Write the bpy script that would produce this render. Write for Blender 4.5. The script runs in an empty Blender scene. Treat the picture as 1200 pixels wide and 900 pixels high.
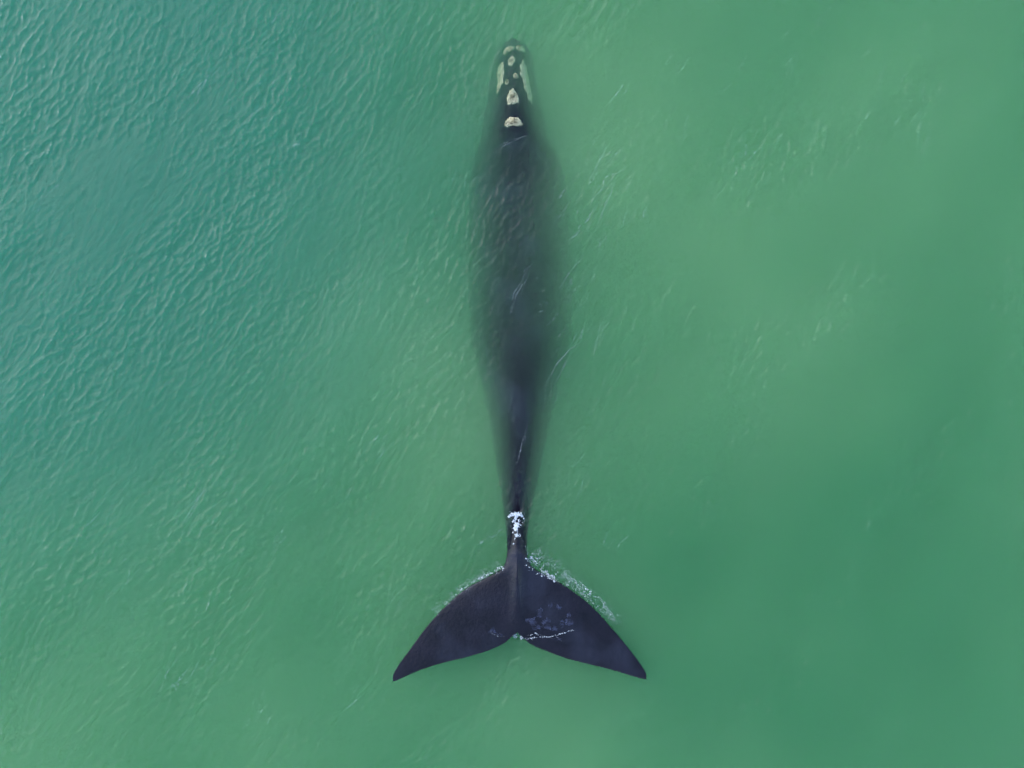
import bpy, bmesh, math, random
import numpy as np
from mathutils import Vector, noise
from mathutils.bvhtree import BVHTree

random.seed(7)
rng = np.random.default_rng(11)
R = math.radians
scene = bpy.context.scene
C = scene.collection

# ------------------------------------------------------------------ camera, sky, sun, exposure
CAM_H = 18.0                      # drone height over the sea, metres
S = 54.0                          # photo pixels per metre at the water level
cam_d = bpy.data.cameras.new('camera')
cam = bpy.data.objects.new('camera', cam_d)
C.objects.link(cam)
cam.location = (0, 0, CAM_H)
cam.rotation_euler = (0, 0, 0)
cam_d.sensor_width = 36.0
cam_d.lens = 36.0 * CAM_H / (1200.0 / S)
cam_d.clip_start = 0.1
cam_d.clip_end = 2000
scene.camera = cam

SUN_EL, SUN_AZ = R(35), R(150)    # azimuth measured anticlockwise from +x: light comes over the whale's far side
world = bpy.data.worlds.new('World')
scene.world = world
world.use_nodes = True
wn = world.node_tree
wn.nodes.clear()
sky = wn.nodes.new('ShaderNodeTexSky')
sky.sky_type = 'NISHITA'
sky.sun_disc = False
sky.sun_elevation = SUN_EL
sky.sun_rotation = R(90) - SUN_AZ
sky.air_density = 1.0
sky.dust_density = 0.6
sky.ozone_density = 1.6
bg = wn.nodes.new('ShaderNodeBackground')
bg.inputs['Strength'].default_value = 0.15
wo = wn.nodes.new('ShaderNodeOutputWorld')
wn.links.new(sky.outputs[0], bg.inputs['Color'])
wn.links.new(bg.outputs[0], wo.inputs['Surface'])

sun_d = bpy.data.lights.new('sun', 'SUN')
sun_d.energy = 0.55
sun_d.angle = R(70)               # thin cloud: a wide soft glow instead of a disc
sun_d.color = (1.0, 0.99, 0.975)
sun = bpy.data.objects.new('sun', sun_d)
C.objects.link(sun)
sd = Vector((math.cos(SUN_EL) * math.cos(SUN_AZ), math.cos(SUN_EL) * math.sin(SUN_AZ), math.sin(SUN_EL)))
sun.rotation_euler = sd.to_track_quat('Z', 'Y').to_euler()
sun.location = sd * 60

scene.view_settings.view_transform = 'Standard'
scene.view_settings.look = 'None'
scene.view_settings.gamma = 1.0
scene.view_settings.exposure = 1.25
scene.view_settings.use_curve_mapping = False
scene.render.engine = 'CYCLES'
scene.cycles.use_denoising = True
scene.cycles.denoising_input_passes = 'RGB'
scene.cycles.volume_bounces = 2
scene.cycles.max_bounces = 6
scene.cycles.use_adaptive_sampling = True
scene.cycles.adaptive_threshold = 0.03
scene.cycles.adaptive_min_samples = 16
scene.cycles.volume_step_rate = 1.0


# ------------------------------------------------------------------ helpers
def new_mat(name):
    m = bpy.data.materials.new(name)
    m.use_nodes = True
    m.node_tree.nodes.clear()
    return m, m.node_tree.nodes, m.node_tree.links


def link_mesh(name, verts, faces, mat, parent=None, smooth=True):
    me = bpy.data.meshes.new(name)
    me.from_pydata(verts, [], faces)
    me.update()
    if smooth:
        me.polygons.foreach_set('use_smooth', [True] * len(me.polygons))
    me.materials.append(mat)
    o = bpy.data.objects.new(name, me)
    C.objects.link(o)
    if parent:
        o.parent = parent
    return o


def px(x, y, z=0.0):
    """photo point -> place in the sea at height z"""
    f = (CAM_H - z) / CAM_H / S
    return ((x - 600.0) * f, (450.0 - y) * f)


def smooth(a, b, x):
    t = np.clip((x - a) / (b - a), 0, 1)
    return t * t * (3 - 2 * t)


# ------------------------------------------------------------------ materials
WATER_DENSITY = 0.72
WATER_CLEAR = (0.29, 0.765, 0.37)                     # scattering albedo of the clearer water
WATER_SILT = (0.57, 0.985, 0.52)                      # of the silty water
WATER_TEAL = (0.22, 0.74, 0.50)                      # and of teal water, the sky's bluish reflection put into its colour
SILT_AND_VIGNETTE = [(880, 250, 420, 0.40), (720, 70, 240, 0.45), (470, 430, 260, 0.35), (230, 600, 220, 0.22), (640, 860, 280, 0.3),
        (1100, 790, 560, -0.40), (330, 720, 240, -0.2), (860, 640, 260, -0.15), (560, 40, 160, -0.2)]  # the large lower-right entry puts the corner vignette into the water colour


def sea_material():
    m, N, L = new_mat('sea_water')
    out = N.new('ShaderNodeOutputMaterial')
    # surface: clear water that mirrors the sky (Fresnel); every ripple is in the mesh
    geo = N.new('ShaderNodeNewGeometry')
    dot = N.new('ShaderNodeVectorMath'); dot.operation = 'DOT_PRODUCT'
    L.new(geo.outputs['Incoming'], dot.inputs[0]); L.new(geo.outputs['Normal'], dot.inputs[1])
    ab = N.new('ShaderNodeMath'); ab.operation = 'ABSOLUTE'
    L.new(dot.outputs['Value'], ab.inputs[0])
    om = N.new('ShaderNodeMath'); om.operation = 'SUBTRACT'; om.use_clamp = True
    om.inputs[0].default_value = 1.0
    L.new(ab.outputs[0], om.inputs[1])
    p5 = N.new('ShaderNodeMath'); p5.operation = 'POWER'; p5.inputs[1].default_value = 5.0
    L.new(om.outputs[0], p5.inputs[0])
    fr = N.new('ShaderNodeMath'); fr.operation = 'MULTIPLY_ADD'
    fr.inputs[1].default_value = 0.979; fr.inputs[2].default_value = 0.021
    L.new(p5.outputs[0], fr.inputs[0])
    gl = N.new('ShaderNodeBsdfGlossy')
    gl.inputs['Roughness'].default_value = 0.37
    gl.inputs['Color'].default_value = (1, 1, 1, 1)
    tr = N.new('ShaderNodeBsdfTransparent')
    mx = N.new('ShaderNodeMixShader')
    L.new(fr.outputs[0], mx.inputs[0]); L.new(tr.outputs[0], mx.inputs[1]); L.new(gl.outputs[0], mx.inputs[2])
    L.new(mx.outputs[0], out.inputs['Surface'])
    # body: plankton-green water with drifting silt
    pos = N.new('ShaderNodeNewGeometry')
    flat = N.new('ShaderNodeVectorMath'); flat.operation = 'MULTIPLY'
    flat.inputs[1].default_value = (1, 1, 0.3)
    L.new(pos.outputs['Position'], flat.inputs[0])
    vn = N.new('ShaderNodeTexNoise')
    vn.inputs['Scale'].default_value = 0.22
    vn.inputs['Detail'].default_value = 1.0
    L.new(flat.outputs[0], vn.inputs['Vector'])
    rmp = N.new('ShaderNodeMapRange')
    rmp.inputs['From Min'].default_value = 0.34; rmp.inputs['From Max'].default_value = 0.66
    rmp.inputs['To Min'].default_value = 0.2; rmp.inputs['To Max'].default_value = 0.7
    L.new(vn.outputs['Fac'], rmp.inputs['Value'])
    acc = rmp.outputs[0]
    for bx, by, rad, amp in SILT_AND_VIGNETTE:                    # drifting silt plumes, clearer pools and the painted corner darkening
        c = N.new('ShaderNodeVectorMath'); c.operation = 'DISTANCE'
        c.inputs[1].default_value = (*px(bx, by), -0.3)
        L.new(flat.outputs[0], c.inputs[0])
        mr = N.new('ShaderNodeMapRange'); mr.interpolation_type = 'SMOOTHERSTEP'
        mr.inputs['From Min'].default_value = 0.0; mr.inputs['From Max'].default_value = rad / S
        mr.inputs['To Min'].default_value = amp; mr.inputs['To Max'].default_value = 0.0
        L.new(c.outputs['Value'], mr.inputs['Value'])
        ad = N.new('ShaderNodeMath'); ad.operation = 'ADD'
        L.new(acc, ad.inputs[0]); L.new(mr.outputs[0], ad.inputs[1])
        acc = ad.outputs[0]
    cs = N.new('ShaderNodeMix'); cs.data_type = 'RGBA'
    cs.inputs['A'].default_value = (*WATER_CLEAR, 1)
    cs.inputs['B'].default_value = (*WATER_SILT, 1)
    L.new(acc, cs.inputs['Factor'])
    dt = N.new('ShaderNodeVectorMath'); dt.operation = 'DISTANCE'
    dt.inputs[1].default_value = (*px(-120, 60), -0.3)
    L.new(flat.outputs[0], dt.inputs[0])
    tm = N.new('ShaderNodeMapRange'); tm.interpolation_type = 'SMOOTHERSTEP'
    tm.inputs['From Min'].default_value = 280 / S; tm.inputs['From Max'].default_value = 900 / S
    tm.inputs['To Min'].default_value = 0.95; tm.inputs['To Max'].default_value = 0.0
    L.new(dt.outputs['Value'], tm.inputs['Value'])
    cs1 = cs
    cs = N.new('ShaderNodeMix'); cs.data_type = 'RGBA'
    L.new(tm.outputs[0], cs.inputs['Factor']); L.new(cs1.outputs['Result'], cs.inputs['A'])
    cs.inputs['B'].default_value = (*WATER_TEAL, 1)
    sc = N.new('ShaderNodeVolumeScatter')
    sc.inputs['Density'].default_value = WATER_DENSITY
    sc.inputs['Anisotropy'].default_value = 0.0
    L.new(cs.outputs['Result'], sc.inputs['Color'])
    inv = N.new('ShaderNodeVolumeAbsorption')
    inv.inputs['Density'].default_value = WATER_DENSITY
    L.new(cs.outputs['Result'], inv.inputs['Color'])
    ad = N.new('ShaderNodeAddShader')
    L.new(sc.outputs[0], ad.inputs[0]); L.new(inv.outputs[0], ad.inputs[1])
    L.new(ad.outputs[0], out.inputs['Volume'])
    m.cycles.volume_step_rate = 0.3
    return m


def skin_material():
    m, N, L = new_mat('whale_skin')
    out = N.new('ShaderNodeOutputMaterial')
    b = N.new('ShaderNodeBsdfPrincipled')
    tc = N.new('ShaderNodeTexCoord')
    n1 = N.new('ShaderNodeTexNoise')
    n1.inputs['Scale'].default_value = 2.2; n1.inputs['Detail'].default_value = 6.0
    L.new(tc.outputs['Object'], n1.inputs['Vector'])
    cr = N.new('ShaderNodeValToRGB')
    cr.color_ramp.elements[0].position = 0.3; cr.color_ramp.elements[0].color = (0.005, 0.005, 0.009, 1)
    cr.color_ramp.elements[1].position = 0.75; cr.color_ramp.elements[1].color = (0.015, 0.012, 0.021, 1)
    L.new(n1.outputs['Fac'], cr.inputs[0])
    n3 = N.new('ShaderNodeTexNoise')
    n3.inputs['Scale'].default_value = 0.9; n3.inputs['Detail'].default_value = 3.0
    L.new(tc.outputs['Object'], n3.inputs['Vector'])
    w3 = N.new('ShaderNodeMapRange')
    w3.inputs['From Min'].default_value = 0.48; w3.inputs['From Max'].default_value = 0.66
    w3.inputs['To Max'].default_value = 0.8
    L.new(n3.outputs['Fac'], w3.inputs['Value'])
    mp = N.new('ShaderNodeMapping'); mp.inputs['Scale'].default_value = (9, 3, 4)
    L.new(tc.outputs['Object'], mp.inputs['Vector'])
    n4 = N.new('ShaderNodeTexNoise'); n4.inputs['Scale'].default_value = 1.0; n4.inputs['Detail'].default_value = 5.0
    L.new(mp.outputs[0], n4.inputs['Vector'])
    gr = N.new('ShaderNodeMix'); gr.data_type = 'RGBA'
    gr.inputs['A'].default_value = (0.014, 0.015, 0.024, 1); gr.inputs['B'].default_value = (0.036, 0.036, 0.056, 1)  # worn bluish mottling, with the surface's blue sheen put into the colour
    L.new(n4.outputs['Fac'], gr.inputs['Factor'])
    mxs = N.new('ShaderNodeMix'); mxs.data_type = 'RGBA'
    L.new(w3.outputs[0], mxs.inputs['Factor']); L.new(cr.outputs[0], mxs.inputs['A']); L.new(gr.outputs['Result'], mxs.inputs['B'])
    L.new(mxs.outputs['Result'], b.inputs['Base Color'])
    n2 = N.new('ShaderNodeTexNoise')
    n2.inputs['Scale'].default_value = 14.0; n2.inputs['Detail'].default_value = 4.0
    L.new(tc.outputs['Object'], n2.inputs['Vector'])
    rr = N.new('ShaderNodeMapRange')
    rr.inputs['To Min'].default_value = 0.34; rr.inputs['To Max'].default_value = 0.62
    # under water the wet skin has no gloss (matched index); in air it shines
    gp = N.new('ShaderNodeNewGeometry'); sz = N.new('ShaderNodeSeparateXYZ')
    L.new(gp.outputs['Position'], sz.inputs[0])
    sm = N.new('ShaderNodeMapRange')
    sm.inputs['From Min'].default_value = 0.0; sm.inputs['From Max'].default_value = 0.03
    sm.inputs['To Min'].default_value = 0.02; sm.inputs['To Max'].default_value = 0.32
    L.new(sz.outputs['Z'], sm.inputs['Value']); L.new(sm.outputs[0], b.inputs['Specular IOR Level'])
    L.new(n2.outputs['Fac'], rr.inputs['Value'])
    L.new(rr.outputs[0], b.inputs['Roughness'])
    bp = N.new('ShaderNodeBump')
    bp.inputs['Strength'].default_value = 0.5; bp.inputs['Distance'].default_value = 0.025
    L.new(n2.outputs['Fac'], bp.inputs['Height']); L.new(bp.outputs[0], b.inputs['Normal'])
    L.new(b.outputs[0], out.inputs['Surface'])
    return m


def callosity_material():
    m, N, L = new_mat('callosity')
    out = N.new('ShaderNodeOutputMaterial')
    b = N.new('ShaderNodeBsdfPrincipled')
    b.inputs['Roughness'].default_value = 0.85
    tc = N.new('ShaderNodeTexCoord')
    n1 = N.new('ShaderNodeTexNoise')
    n1.inputs['Scale'].default_value = 11.0; n1.inputs['Detail'].default_value = 4.0
    L.new(tc.outputs['Object'], n1.inputs['Vector'])
    cr = N.new('ShaderNodeValToRGB')
    cr.color_ramp.elements[0].position = 0.34; cr.color_ramp.elements[0].color = (0.24, 0.20, 0.12, 1)
    cr.color_ramp.elements[1].position = 0.56; cr.color_ramp.elements[1].color = (0.64, 0.55, 0.34, 1)
    L.new(n1.outputs['Fac'], cr.inputs[0]); L.new(cr.outputs[0], b.inputs['Base Color'])
    L.new(b.outputs[0], out.inputs['Surface'])
    return m


def plain(name, col, rough):
    m, N, L = new_mat(name)
    out = N.new('ShaderNodeOutputMaterial')
    b = N.new('ShaderNodeBsdfPrincipled')
    tc = N.new('ShaderNodeTexCoord')
    n1 = N.new('ShaderNodeTexNoise'); n1.inputs['Scale'].default_value = 3.0; n1.inputs['Detail'].default_value = 5.0
    L.new(tc.outputs['Object'], n1.inputs['Vector'])
    mx = N.new('ShaderNodeMix'); mx.data_type = 'RGBA'
    mx.inputs['A'].default_value = (*[c * 0.82 for c in col], 1)
    mx.inputs['B'].default_value = (*[min(1, c * 1.12) for c in col], 1)
    L.new(n1.outputs['Fac'], mx.inputs['Factor']); L.new(mx.outputs['Result'], b.inputs['Base Color'])
    b.inputs['Roughness'].default_value = rough
    L.new(b.outputs[0], out.inputs['Surface'])
    return m


M_SEA, M_SKIN, M_CALL = sea_material(), skin_material(), callosity_material()
M_FOAM = plain('foam_white', (0.74, 0.75, 0.75), 0.6)


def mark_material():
    """thin patchy water film on the skin, its sky reflection painted as colour"""
    m, N, L = new_mat('wet_film_sheen')
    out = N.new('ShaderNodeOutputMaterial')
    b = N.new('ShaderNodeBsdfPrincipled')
    b.inputs['Base Color'].default_value = (0.10, 0.105, 0.17, 1)  # pale blue-grey stands for the sky mirrored in the film
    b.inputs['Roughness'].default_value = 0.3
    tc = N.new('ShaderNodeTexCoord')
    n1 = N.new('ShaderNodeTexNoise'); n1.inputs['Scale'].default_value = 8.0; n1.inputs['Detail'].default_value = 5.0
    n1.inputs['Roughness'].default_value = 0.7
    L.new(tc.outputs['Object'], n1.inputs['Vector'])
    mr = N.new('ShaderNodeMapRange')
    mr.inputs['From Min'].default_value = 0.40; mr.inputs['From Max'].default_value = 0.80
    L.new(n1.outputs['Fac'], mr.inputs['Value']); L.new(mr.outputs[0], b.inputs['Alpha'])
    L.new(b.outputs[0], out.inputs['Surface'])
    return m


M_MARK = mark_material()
M_SAND = plain('sand', (0.34, 0.30, 0.20), 0.9)

# ------------------------------------------------------------------ the sea surface: wind waves from a spectrum
NX, NY, CELL = 740, 580, 0.036
SX, SY = NX * CELL, NY * CELL                        # 26.6 x 20.9 m of real wave relief round the whale


def band(lam_lo, lam_hi, slope_rms, direction, spread, power=1.0):
    kx = np.fft.fftfreq(NX, CELL)[None, :]
    ky = np.fft.fftfreq(NY, CELL)[:, None]
    k = np.hypot(kx, ky)
    k[0, 0] = 1e-9
    ang = np.arctan2(ky, kx)
    d = np.cos(ang - direction) ** 2
    w = (d ** spread) * np.exp(-((np.log(k * math.sqrt(lam_lo * lam_hi)) / math.log(math.sqrt(lam_hi / lam_lo))) ** 2)) / k ** power
    ph = rng.normal(size=k.shape) + 1j * rng.normal(size=k.shape)
    h = np.real(np.fft.ifft2(w * ph))
    gx = np.gradient(h, CELL, axis=1); gy = np.gradient(h, CELL, axis=0)
    return h * slope_rms / math.sqrt((gx ** 2 + gy ** 2).mean())


GX, GY = np.meshgrid((np.arange(NX) + 0.5) * CELL - SX / 2, (np.arange(NY) + 0.5) * CELL - SY / 2)
DIR = R(-35)
h_big = band(1.6, 4.5, 0.026, DIR, 1.6)
h_mid = band(0.5, 1.2, 0.030, DIR + 0.1, 1.4)
h_fine = band(0.15, 0.36, 0.085, DIR - 0.26, 1.5) + band(0.12, 0.42, 0.085, DIR + 0.20, 1.5)   # two crossing wind seas
h_cap = band(0.085, 0.16, 0.14, DIR + 0.1, 0.9)
gust = band(2.0, 7.0, 1.0, DIR, 0.6); gust /= gust.std()
# the wind ruffles the open side more than the lee side of the whale
ruffle = 0.80 + 0.40 * (1 - smooth(-13.0, 9.0, GX * 0.85 - GY * 0.55))
ruffle = ruffle * np.clip(1 + 0.40 * gust, 0.35, 2.1)
ruffle *= 1 - 0.45 * np.exp(-((GX - 0.1) / 1.3) ** 4) * smooth(-3.5, -1.0, GY)      # slick water over the swimming back
chop = h_mid + h_fine + h_cap
H = h_big + ruffle * chop
H = H + 12.0 * np.clip(ruffle * (h_mid + h_fine), 0, 1) ** 2     # crests a little sharper than troughs
# trochoidal crests: the water is drawn together towards each crest
_kx = np.fft.fftfreq(NX, CELL)[None, :]; _ky = np.fft.fftfreq(NY, CELL)[:, None]; _k = np.hypot(_kx, _ky); _k[0, 0] = 1
_F = np.fft.fft2(ruffle * chop)
DX = 1.5 * np.real(np.fft.ifft2(1j * _kx / _k * _F)); DY = 1.5 * np.real(np.fft.ifft2(1j * _ky / _k * _F))
edge = np.minimum.reduce([GX + SX / 2, SX / 2 - GX, GY + SY / 2, SY / 2 - GY])
H -= H.mean()
H *= smooth(0.0, 1.5, edge)
DX *= smooth(0.1, 1.5, edge); DY *= smooth(0.1, 1.5, edge)


def sea_z(x, y):
    i = int(np.clip((y + SY / 2) / CELL - 0.5, 0, NY - 1)); j = int(np.clip((x + SX / 2) / CELL - 0.5, 0, NX - 1))
    return float(H[i, j])


FAR, BED = 300.0, -7.0
V = np.stack([(GX + DX).ravel(), (GY + DY).ravel(), H.ravel()], 1)
idx = np.arange(NX * NY).reshape(NY, NX)
quads = np.stack([idx[:-1, :-1], idx[:-1, 1:], idx[1:, 1:], idx[1:, :-1]], -1).reshape(-1, 4)
border = np.concatenate([idx[0, :-1], idx[:-1, -1], idx[-1, :0:-1], idx[:0:-1, 0]])
nb = len(border)
bxy = V[border, :2]
ring = [border]
base = len(V)
allv = [V]
for k, f in enumerate((1.6, 4.0, FAR / (SX / 2))):
    allv.append(np.column_stack([bxy * f, np.zeros(nb)])); ring.append(base + np.arange(nb)); base += nb
allv.append(np.column_stack([bxy * (FAR / (SX / 2)), np.full(nb, BED - 0.6)])); ring.append(base + np.arange(nb)); base += nb
fl = [quads]
for a, b in zip(ring[:-1], ring[1:]):
    fl.append(np.stack([a, b, np.roll(b, -1), np.roll(a, -1)], -1))
V = np.concatenate(allv); F = np.concatenate(fl)
me = bpy.data.meshes.new('sea')
faces = F.tolist() + [ring[-1][::-1].tolist()]
nf = len(faces)
me.vertices.add(len(V)); me.vertices.foreach_set('co', V.astype(np.float32).ravel())
loops = np.concatenate([F.ravel(), ring[-1][::-1]])
me.loops.add(len(loops)); me.loops.foreach_set('vertex_index', loops.astype(np.int32))
me.polygons.add(nf)
me.polygons.foreach_set('loop_start', np.concatenate([np.arange(len(F)) * 4, [len(F) * 4]]).astype(np.int32))
me.update(calc_edges=True)
me.validate()
me.polygons.foreach_set('use_smooth', [True] * len(me.polygons))
me.materials.append(M_SEA)
sea = bpy.data.objects.new('sea', me)
C.objects.link(sea)
sea['kind'] = 'structure'
sea['label'] = 'rippled murky green sea water around the whale'
sea['category'] = 'sea'

# seabed: sand ripples far below
n = 60
sv, sf = [], []
for i in range(n + 1):
    for j in range(n + 1):
        x = (j / n - 0.5) * 2 * (FAR * 0.7); y = (i / n - 0.5) * 2 * (FAR * 0.7)
        sv.append((x, y, BED + 0.25 * math.sin(x * 0.11 + 1.3 * math.sin(y * 0.07))))
for i in range(n):
    for j in range(n):
        a = i * (n + 1) + j
        sf.append((a, a + 1, a + n + 2, a + n + 1))
bed = link_mesh('seabed', sv, sf, M_SAND)
bed['kind'] = 'structure'
bed['label'] = 'sandy sea floor deep under the green water'
bed['category'] = 'seabed'

# ------------------------------------------------------------------ the whale: one lofted body from snout to fluke tips
NR = 128                                             # points round each ring, starting at the +x side
th = np.arange(NR) / NR * 2 * np.pi
ct, st = np.cos(th), np.sin(th)

# photo row, centre column, half width (px), top of back z (m), body depth (m)
BODY = np.array([
    (44.5, 602, 2, -0.66, 0.06), (45.5, 602, 9, -0.58, 0.30), (49, 602, 17, -0.44, 0.70), (58, 601.5, 22.5, -0.31, 1.20),
    (72, 601, 25.5, -0.23, 1.65), (95, 601.5, 30, -0.15, 1.95), (120, 602, 35, -0.07, 2.10), (143, 602.5, 38.5, -0.01, 2.20),
    (155, 603.5, 43, -0.05, 2.28), (170, 605.5, 50, -0.10, 2.36), (200, 607.5, 56.5, -0.12, 2.50), (250, 608.5, 59.5, -0.14, 2.75),
    (300, 610, 61, -0.14, 2.90), (345, 610.5, 61, -0.13, 2.85), (385, 611, 59, -0.10, 2.60), (415, 611.5, 54.5, -0.06, 2.50),
    (445, 611, 47, -0.035, 2.30), (480, 610, 39, -0.03, 2.10), (520, 609, 31.5, -0.03, 1.90), (560, 608, 24.5, -0.03, 1.60),
    (590, 607, 18.5, -0.015, 1.22), (612, 606.3, 14.5, 0.015, 0.92), (630, 606, 12.2, 0.08, 0.66), (645, 605.8, 11.2, 0.13, 0.48)])


def catmull(tab, q):
    """smooth interpolation of table columns at rows q (cubic Hermite with limited slopes)"""
    x = tab[:, 0]; outs = []
    for c in range(1, tab.shape[1]):
        y = tab[:, c]
        d = np.diff(y) / np.diff(x)
        s = np.zeros_like(y); s[0], s[-1] = d[0], d[-1]
        same = d[:-1] * d[1:] > 0
        s[1:-1] = np.where(same, 2 * d[:-1] * d[1:] / np.where(same, d[:-1] + d[1:], 1), 0)
        i = np.clip(np.searchsorted(x, q) - 1, 0, len(x) - 2)
        h = x[i + 1] - x[i]; t = (q - x[i]) / h
        outs.append((1 + 2 * t) * (1 - t) ** 2 * y[i] + t * (1 - t) ** 2 * h * s[i] + t * t * (3 - 2 * t) * y[i + 1] + t * t * (t - 1) * h * s[i + 1])
    return np.stack(outs, 1)


rows = np.concatenate([np.linspace(44.5, 60, 14)[:-1], np.linspace(60, 645, 130)])
B = catmull(BODY, rows)
verts, rings = [], []


def add_ring(P):
    b0 = len(verts)
    verts.extend(map(tuple, P))
    rings.append(list(range(b0, b0 + NR)))


for r, (cx, hw, zt, dep) in zip(rows, B):
    zc = zt - dep * 0.52
    w = hw / S * (CAM_H - zc) / CAM_H
    keel = smooth(470, 620, r)                       # tail stock grows a ridge
    head = 1 - smooth(120, 175, r)
    mid = smooth(150, 215, r) * (1 - smooth(400, 480, r))
    e = 1.10 - 0.18 * mid + 0.22 * keel
    up = np.where(st > 0, dep * 0.52, dep * 0.48)
    z = zc + up * np.sign(st) * np.abs(st) ** e
    x = w * np.sign(ct) * np.abs(ct) ** (1.0 - 0.12 * mid + 0.12 * keel)
    # narrow arched upper jaw standing over the broad lips
    x = x * (1 - head * 0.16 * smooth(0.25, 0.9, st))
    z = z - head * 0.10 * np.exp(-((np.abs(ct) - 0.80) / 0.14) ** 2) * (st > 0)
    cxw, yw = px(cx, r, zt)
    add_ring(np.stack([cxw + x, np.full(NR, yw), z], 1))

LEFT = np.array([(594.6, 645), (593.5, 654), (588, 667), (570, 677), (545, 691), (520, 713), (500, 735), (480, 762), (464.5, 784), (460, 794), (460, 799.5)], float)
RIGHT = np.array([(617, 645), (618.5, 654), (624, 665), (641, 675), (665, 689), (690, 708), (713, 732), (735, 758), (751.5, 780), (757.5, 791), (758, 797)], float)
TR_L = np.array([(606, 741), (601, 745), (592, 753), (576, 761), (550, 769.5), (520, 777), (490, 787), (472, 795), (464, 799), (460, 800)], float)
TR_R = np.array([(606, 741), (612, 747), (622, 755), (640, 763), (665, 772.5), (690, 779), (720, 787), (742, 794), (753, 797), (758, 798)], float)


def along(poly, t):
    d = np.concatenate([[0], np.cumsum(np.hypot(*np.diff(poly, axis=0).T))]); d /= d[-1]
    tab = np.column_stack([d, poly])
    return catmull(tab, np.atleast_1d(t))


def trail(poly, u):
    w = abs(poly[-1, 0] - 606)
    tab = np.column_stack([np.abs(poly[:, 0] - 606) / w, (poly[:, 1] - 741) / (poly[-1, 1] - 741)])
    return catmull(tab, np.clip(u, 0, 1))[:, 0]


NT = 90
tt = np.linspace(0, 1, NT + 1)[1:]
zt0, dep0 = 0.13, 0.48
for t in tt:
    yc = 645 + (741 - 645) * t ** 0.9
    el, er = along(LEFT, t)[0], along(RIGHT, t)[0]
    cx = 605.8 + 0.2 * t
    u = np.abs(ct)
    s = smooth(0.0, 0.30, t)
    X = np.where(ct >= 0, cx + (er[0] - cx) * u, cx - (cx - el[0]) * u)
    ye = np.where(ct >= 0, er[1], el[1])
    b = t ** 1.5
    g = (1 - b) * u ** 1.6 + b * np.where(ct >= 0, trail(TR_R, u), trail(TR_L, u))
    Y = yc + (ye - yc) * g
    zmid = zt0 - 0.02 - 0.05 * s * u ** 1.5
    # stock part
    hs = dep0 * 0.5 * (1 - 0.8 * t)
    ridge = np.exp(-(np.abs(X - cx) / S / 0.085) ** 1.15) * (1 - t) ** 0.7
    blade = (0.012 + 0.075 * (1 - t) ** 0.7 * (1 - 0.55 * u)) * np.sqrt(np.clip(1 - u ** 2.5, 0, 1)) * (1 if t < 1 else 0.5)
    Tup = (1 - s) * dep0 * 0.30 * np.abs(st) ** 1.35 + s * (blade + 0.17 * ridge)
    Tdn = (1 - s) * dep0 * 0.62 * np.abs(st) ** 1.2 + s * (blade + 0.20 * ridge)
    z = zmid - (1 - s) * 0.03 + np.where(st >= 0, Tup, -Tdn)
    f = (CAM_H - 0.1) / CAM_H / S
    add_ring(np.stack([(X - 600) * f, (450 - Y) * f, z], 1))

wf = []
for a, b in zip(rings[:-1], rings[1:]):
    for i in range(NR):
        j = (i + 1) % NR
        wf.append((a[i], b[i], b[j], a[j]))
wf.append(tuple(rings[0]))
last = rings[-1]                                     # close the thin trailing edge, top to bottom
for i in range(NR // 2):
    a, b, c, d = last[i], last[i + 1], last[(NR - i - 1) % NR], last[(NR - i) % NR]
    if i == 0:
        wf.append((last[0], last[NR - 1], last[1]))
    elif i == NR // 2 - 1:
        wf.append((last[i], last[i + 2], last[i + 1]))
    else:
        wf.append((a, d, c, b))


def paddle(side):
    """flipper: a broad blade rooted in the chest, swept back under the flank"""
    root = Vector((610 / S - 600 / S + side * 0.70, (450 - 235) / S, -2.0))
    tip = Vector((root.x + side * 0.45, root.y - 1.75, -3.1))
    base0 = len(verts)
    nr, k = 24, 14
    ax_ = (tip - root).normalized()
    out_ = Vector((0, 0, 1)).cross(ax_).normalized()
    upv = ax_.cross(out_).normalized()
    for i in range(k + 1):
        t = i / k
        c = root.lerp(tip, t) - ax_ * 0.25 * (1 - t)
        wd = (0.30 + 0.26 * math.sin(math.pi * min(1, t * 1.15) ** 0.8)) * math.sqrt(max(0.001, 1 - t ** 5))
        tk = 0.13 * (1 - 0.75 * t) * math.sqrt(max(0.001, 1 - t ** 6))
        for q in range(nr):
            a = q / nr * 2 * math.pi
            verts.append(tuple(c + out_ * wd * math.cos(a) + upv * tk * math.sin(a)))
    for i in range(k):
        for q in range(nr):
            q2 = (q + 1) % nr
            a, b = base0 + i * nr, base0 + (i + 1) * nr
            wf.append((a + q, b + q, b + q2, a + q2))
    wf.append(tuple(base0 + q for q in range(nr)))
    wf.append(tuple(base0 + k * nr + q for q in reversed(range(nr))))


paddle(1); paddle(-1)
whale = link_mesh('whale', verts, wf, M_SKIN)
bm = bmesh.new(); bm.from_mesh(whale.data)
bmesh.ops.recalc_face_normals(bm, faces=bm.faces)
bvh = BVHTree.FromBMesh(bm)
bm.to_mesh(whale.data); bm.free()
whale['label'] = 'dark grey whale with pale head patches swimming just under green water, tail flukes raised'
whale['category'] = 'whale'


def back_z(x, y):
    hit = bvh.ray_cast(Vector((x, y, 5)), Vector((0, 0, -1)))
    return hit[0].z if hit[0] is not None else -0.6


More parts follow.
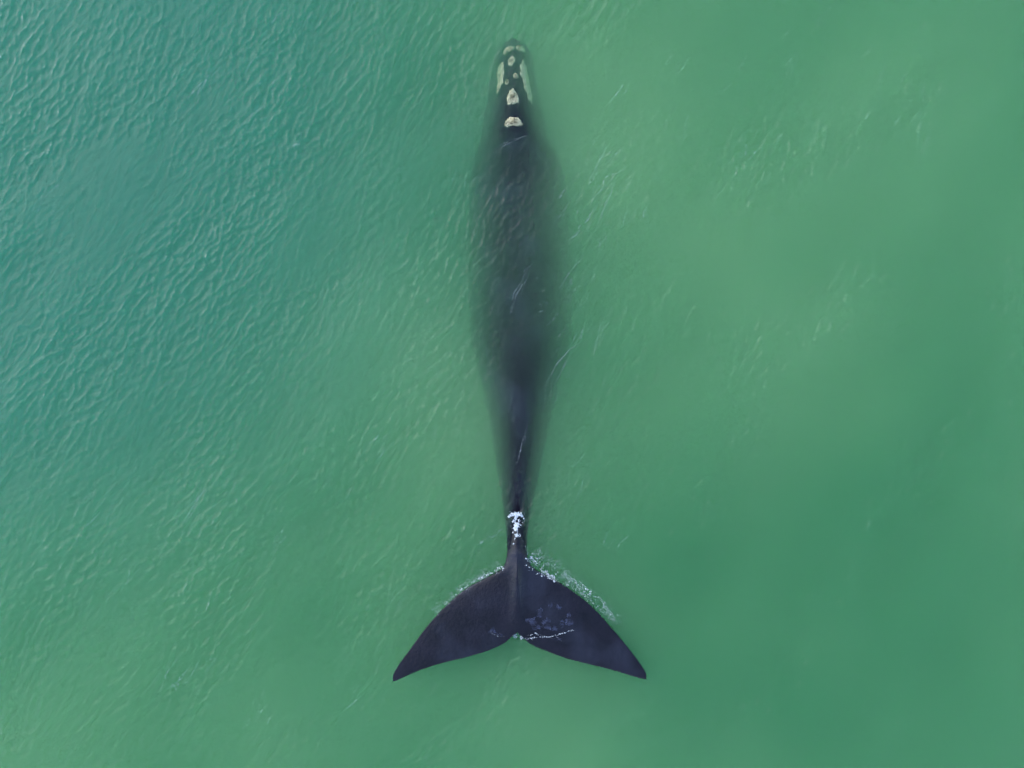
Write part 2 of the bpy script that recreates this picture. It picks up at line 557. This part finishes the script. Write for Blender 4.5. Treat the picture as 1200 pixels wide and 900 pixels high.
def callosity(outline, seed, lift=0.055):
    """raised crusty patch on the head: rim follows the skin, top lumpy"""
    rr = random.Random(seed)
    P = np.array(outline, float)
    c = P.mean(0)
    # rounded, slightly ragged outline
    m = 40
    Pc = np.vstack([P, P[:1]])
    d = np.concatenate([[0], np.cumsum(np.hypot(*np.diff(Pc, axis=0).T))]); d /= d[-1]
    q = np.linspace(0, 1, m, endpoint=False)
    O = np.stack([np.interp(q, d, Pc[:, 0]), np.interp(q, d, Pc[:, 1])], 1)
    for _ in range(2):
        O = 0.25 * np.roll(O, 1, 0) + 0.5 * O + 0.25 * np.roll(O, -1, 0)
    O = c + (O - c) * (1.08 + np.array([rr.uniform(-0.17, 0.14) for _ in range(m)])[:, None])
    vs, fs = [], []
    layers = (1.0, 0.92, 0.75, 0.55, 0.35, 0.16)
    for k, f in enumerate(layers):
        for pxy in c + (O - c) * f:
            x, y = px(pxy[0], pxy[1], -0.1)
            z = back_z(x, y)
            bump = -0.03 if k == 0 else lift * (0.55 if k == 1 else 0.8 + 0.2 * (1 - f)) + rr.uniform(-0.014, 0.018)
            vs.append((x, y, z + bump))
    x, y = px(c[0], c[1], -0.1)
    vs.append((x, y, back_z(x, y) + lift))
    for k in range(len(layers) - 1):
        for i in range(m):
            j = (i + 1) % m
            fs.append((k * m + i, k * m + j, (k + 1) * m + j, (k + 1) * m + i))
    for i in range(m):
        fs.append(((len(layers) - 1) * m + i, (len(layers) - 1) * m + (i + 1) % m, len(vs) - 1))
    o = link_mesh('callosity', vs, fs, M_CALL, whale, smooth=False)
    b2 = bmesh.new(); b2.from_mesh(o.data); bmesh.ops.recalc_face_normals(b2, faces=b2.faces); b2.to_mesh(o.data); b2.free()
    return o


CALL = [
    [(589, 57), (591, 51), (597, 48.5), (603, 50.5), (603, 53), (599, 55.5), (594, 58.5)],
    [(604, 51), (608, 46.5), (613, 45), (616.5, 48.5), (614, 53), (607, 55)],
    [(595, 72), (596, 66), (600, 62), (604, 66), (603, 71), (599, 76)],
    [(582, 70), (585, 66), (590, 68), (591, 76), (590, 88), (589, 96), (585, 100), (582, 105), (581, 96), (583, 86), (581.5, 78)],
    [(610.5, 70), (613, 65), (618, 66), (619.5, 76), (621, 88), (624, 100), (626, 113), (621.5, 116), (616.5, 105), (613, 93), (609, 82)],
    [(601, 87), (603, 83.5), (606, 85), (608, 89), (606, 92), (603, 91)],
    [(591.5, 95), (593, 91), (596, 92), (597, 95), (595, 98), (592.5, 98)],
    [(594, 120), (594, 111), (597, 106), (601, 104), (605, 108), (608, 115), (608, 121), (603, 123), (597, 123)],
    [(590, 148), (594, 141), (599, 138.5), (604, 140), (608, 138.5), (611, 142), (613.5, 148), (607, 149), (601, 148.5), (595, 150)],
]
for i, o in enumerate(CALL):
    callosity(o, 40 + i)

# ------------------------------------------------------------------ white water
ICO_V, ICO_F = None, None
_b = bmesh.new(); bmesh.ops.create_icosphere(_b, subdivisions=1, radius=1.0)
ICO_V = [v.co.copy() for v in _b.verts]; ICO_F = [tuple(v.index for v in f.verts) for f in _b.faces]; _b.free()


class Foam:
    def __init__(self, seed):
        self.v, self.f, self.r = [], [], random.Random(seed)

    def top(self, x, y):
        hit = bvh.ray_cast(Vector((x, y, 5)), Vector((0, 0, -1)))
        zb = hit[0].z if hit[0] is not None else -9
        return max(sea_z(x, y), zb)

    def fleck(self, x, y, a):
        r = self.r
        b0 = len(self.v)
        z = self.top(x, y)
        sx, sy, sz = a * r.uniform(0.6, 1.5), a * r.uniform(0.6, 1.5), a * r.uniform(0.3, 0.7)
        rot = r.uniform(0, 6.28); ca, sa = math.cos(rot), math.sin(rot)
        for p in ICO_V:
            k = r.uniform(0.7, 1.25)
            u, v = p.x * sx * k, p.y * sy * k
            self.v.append((x + u * ca - v * sa, y + u * sa + v * ca, z + p.z * sz * k + 0.3 * sz))
        self.f += [tuple(b0 + i for i in f) for f in ICO_F]

    def cloud(self, pts, width, count, size, gate=-0.12):
        """flecks strewn along a photo polyline; width in px"""
        P = np.array(pts, float)
        d = np.concatenate([[0], np.cumsum(np.hypot(*np.diff(P, axis=0).T))]); d /= d[-1]
        for _ in range(int(count * 1.5)):
            q = self.r.random()
            X, Y = np.interp(q, d, P[:, 0]), np.interp(q, d, P[:, 1])
            wv = width(q) if callable(width) else width
            X += self.r.gauss(0, wv); Y += self.r.gauss(0, wv)
            if noise.noise(Vector((X * 0.23, Y * 0.23, self.r.uniform(0, 0.3)))) < gate:
                continue
            x, y = px(X, Y)
            self.fleck(x, y, size * self.r.uniform(0.4, 1.3) ** 1.5)

    def strand(self, pts, width, wob=1.5, gap=0.25):
        """broken ragged line of froth"""
        P = np.array(pts, float)
        d = np.concatenate([[0], np.cumsum(np.hypot(*np.diff(P, axis=0).T))])
        n = max(4, int(d[-1] / 1.0))
        ph = self.r.uniform(0, 9)
        for i in range(n):
            q = i / (n - 1)
            if math.sin(q * 17 + ph) + self.r.uniform(-0.7, 0.7) < -1 + 2 * gap:
                continue
            X, Y = np.interp(q * d[-1], d, P[:, 0]), np.interp(q * d[-1], d, P[:, 1])
            X += wob * (math.sin(q * 9 + ph) * 0.5 + self.r.gauss(0, 0.35)); Y += wob * (math.cos(q * 11 + ph) * 0.5 + self.r.gauss(0, 0.35))
            x, y = px(X, Y)
            self.fleck(x, y, width * self.r.uniform(0.5, 1.3) * math.sin(math.pi * (0.08 + 0.84 * q)) ** 0.6)

    def build(self, label):
        o = link_mesh('foam', self.v, self.f, M_FOAM, smooth=False)
        o['kind'] = 'stuff'; o['label'] = label; o['category'] = 'foam'
        return o


f = Foam(1)
f.cloud([(597, 604), (603, 602), (610, 603), (614, 607)], 1.0, 80, 0.014, -0.5)
f.cloud([(605, 604), (606, 612), (605, 618)], lambda q: 2.7 - 1.3 * q, 130, 0.014, -0.2)
f.cloud([(605, 616), (604, 622), (607, 628)], 1.6, 80, 0.014)
f.cloud([(598, 600), (605, 606), (612, 614)], 5.0, 40, 0.007)
f.strand([(607, 622), (603, 632), (600, 640)], 0.012, 1.0, 0.35)
for k in range(4):
    f.strand([(597, 610 + 2 * k), (582 - 3 * k, 626 + 2 * k), (560 - 5 * k, 636 + 3 * k)], 0.005, 2.5, 0.6)
f.build('white foam cap where the tail stock breaks the water')
f = Foam(2)
f.cloud([(590, 664), (575, 672), (560, 680)], 1.1, 90, 0.009)
f.cloud([(560, 680), (540, 691), (520, 709), (513, 719)], 0.9, 60, 0.008)
f.cloud([(588, 660), (560, 672), (520, 702), (505, 722)], 3.0, 30, 0.005)
for k in range(80):
    q = f.r.random(); X = 590 - 78 * q; Y = 664 + 55 * q ** 1.15
    f.strand([(X, Y), (X - f.r.uniform(3, 10), Y - f.r.uniform(2, 9))], 0.0055, 0.9, 0.3)
f.build('thin ragged foam line along the leading edge of the unmarked fluke')
f = Foam(3)
f.cloud([(620, 652), (628, 664), (640, 673), (650, 678)], lambda q: 2.9 - 1.2 * q, 230, 0.011)
f.cloud([(650, 677), (668, 687), (690, 703), (705, 716)], 1.2, 50, 0.008)
f.cloud([(625, 645), (660, 668), (700, 700), (722, 728)], 4.0, 40, 0.005)
for k in range(90):
    q = f.r.random(); X = 620 + 100 * q; Y = 648 + 85 * q ** 1.1
    f.strand([(X, Y), (X + f.r.uniform(2, 9), Y - f.r.uniform(-3, 9)), (X + f.r.uniform(4, 16), Y - f.r.uniform(-6, 12))], 0.0055, 1.2, 0.3)
f.strand([(609, 626), (616, 642), (626, 656)], 0.007, 1.5, 0.3)
f.strand([(655, 676), (670, 676), (690, 690), (712, 714), (724, 730)], 0.009, 3.0, 0.3)
f.build('broad spray of foam threads along the leading edge of the marked fluke')
f = Foam(4)
f.cloud([(602, 744), (607, 746), (611, 748)], 1.6, 60, 0.010)
f.strand([(612, 748), (625, 746), (648, 743), (674, 736)], 0.010, 1.0, 0.15)
f.strand([(614, 747), (630, 744), (646, 745)], 0.007, 1.2, 0.25)
f.strand([(618, 743), (628, 740), (634, 742)], 0.010, 1.2, 0.2)
f.strand([(650, 742), (657, 749)], 0.008, 1.0, 0.2)
f.strand([(576, 738), (582, 743), (592, 744)], 0.007, 1.0, 0.25)
f.build('thin trickles of foam in the notch between the flukes')
f = Foam(5)  # thin white flecks standing in for light glinting on ripple crests
SPOTS = [(735, 90), (790, 72), (862, 78), (712, 178), (703, 222), (692, 290), (682, 398), (655, 450), (805, 160), (870, 190), (962, 14),
         (1008, 36), (1056, 110), (205, 790), (242, 592), (330, 622), (405, 822), (300, 832), (150, 682), (345, 170), (312, 112), (60, 238),
         (232, 95), (120, 600), (350, 28), (640, 350), (612, 332), (690, 552), (722, 642), (640, 470), (672, 345), (660, 250), (540, 205),
         (470, 700), (250, 780), (440, 520), (400, 575), (930, 70), (1090, 155), (760, 240), (600, 480), (615, 540)]
for cx_, cy_ in SPOTS:
    for k in range(f.r.randint(3, 7)):
        X, Y = cx_ + f.r.gauss(0, 12), cy_ + f.r.gauss(0, 14)
        ln = f.r.uniform(5, 16); an = R(f.r.gauss(56, 14))
        dx, dy = ln * math.cos(an), -ln * math.sin(an)
        bend = f.r.uniform(-3, 3)
        f.strand([(X - dx, Y - dy), (X + bend, Y + bend * 0.6), (X + dx, Y + dy)], (0.0032 if 570 < cx_ < 660 else f.r.uniform(0.0035, 0.006)), 0.5, f.r.uniform(0.1, 0.4))
for line in ([(640, 452), (652, 427), (668, 409), (692, 395)], [(652, 446), (664, 424), (668, 412)], [(598, 368), (605, 346), (612, 334), (615, 312)],
             [(600, 352), (603, 342), (611, 330)], [(655, 291), (675, 275), (690, 256), (701, 234)], [(690, 212), (702, 190), (713, 168)],
             [(700, 262), (712, 236), (721, 212)], [(640, 382), (648, 374), (656, 366)], [(655, 340), (668, 318), (684, 300)], [(605, 545), (612, 520), (617, 500)],
             [(186, 812), (196, 788), (212, 768)], [(198, 806), (212, 796), (220, 782)], [(695, 420), (700, 395), (706, 372)], [(575, 182), (592, 170), (618, 158)]):
    f.strand(line, 0.0048, 0.6, 0.12)
    f.strand([(x_ + f.r.uniform(-3, 3), y_ + f.r.uniform(-3, 3)) for x_, y_ in line], 0.0034, 0.6, 0.4)
f.build('faint thin foam-like streaks standing for ripple glints on the open green water')

# ------------------------------------------------------------------ sky sheen of wet patches on one fluke, painted pale
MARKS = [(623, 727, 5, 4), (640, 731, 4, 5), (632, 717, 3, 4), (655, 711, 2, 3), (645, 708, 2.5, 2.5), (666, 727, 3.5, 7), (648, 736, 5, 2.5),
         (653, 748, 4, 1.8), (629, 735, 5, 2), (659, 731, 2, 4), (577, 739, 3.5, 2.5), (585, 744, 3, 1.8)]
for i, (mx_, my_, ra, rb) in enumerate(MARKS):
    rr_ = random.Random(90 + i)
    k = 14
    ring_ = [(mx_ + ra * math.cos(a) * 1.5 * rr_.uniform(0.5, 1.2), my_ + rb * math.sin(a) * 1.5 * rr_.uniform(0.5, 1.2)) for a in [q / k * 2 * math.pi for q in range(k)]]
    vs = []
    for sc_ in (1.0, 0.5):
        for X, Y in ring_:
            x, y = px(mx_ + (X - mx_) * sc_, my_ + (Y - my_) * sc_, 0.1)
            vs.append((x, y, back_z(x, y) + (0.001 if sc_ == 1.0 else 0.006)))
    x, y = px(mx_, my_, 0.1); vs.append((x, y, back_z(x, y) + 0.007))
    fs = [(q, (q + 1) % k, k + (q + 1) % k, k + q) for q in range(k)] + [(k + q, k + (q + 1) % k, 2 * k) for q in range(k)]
    o = link_mesh('film_sheen', vs, fs, M_MARK, whale)
    b2 = bmesh.new(); b2.from_mesh(o.data)
    for f_ in b2.faces:
        if f_.normal.z < 0:
            f_.normal_flip()
    b2.to_mesh(o.data); b2.free()
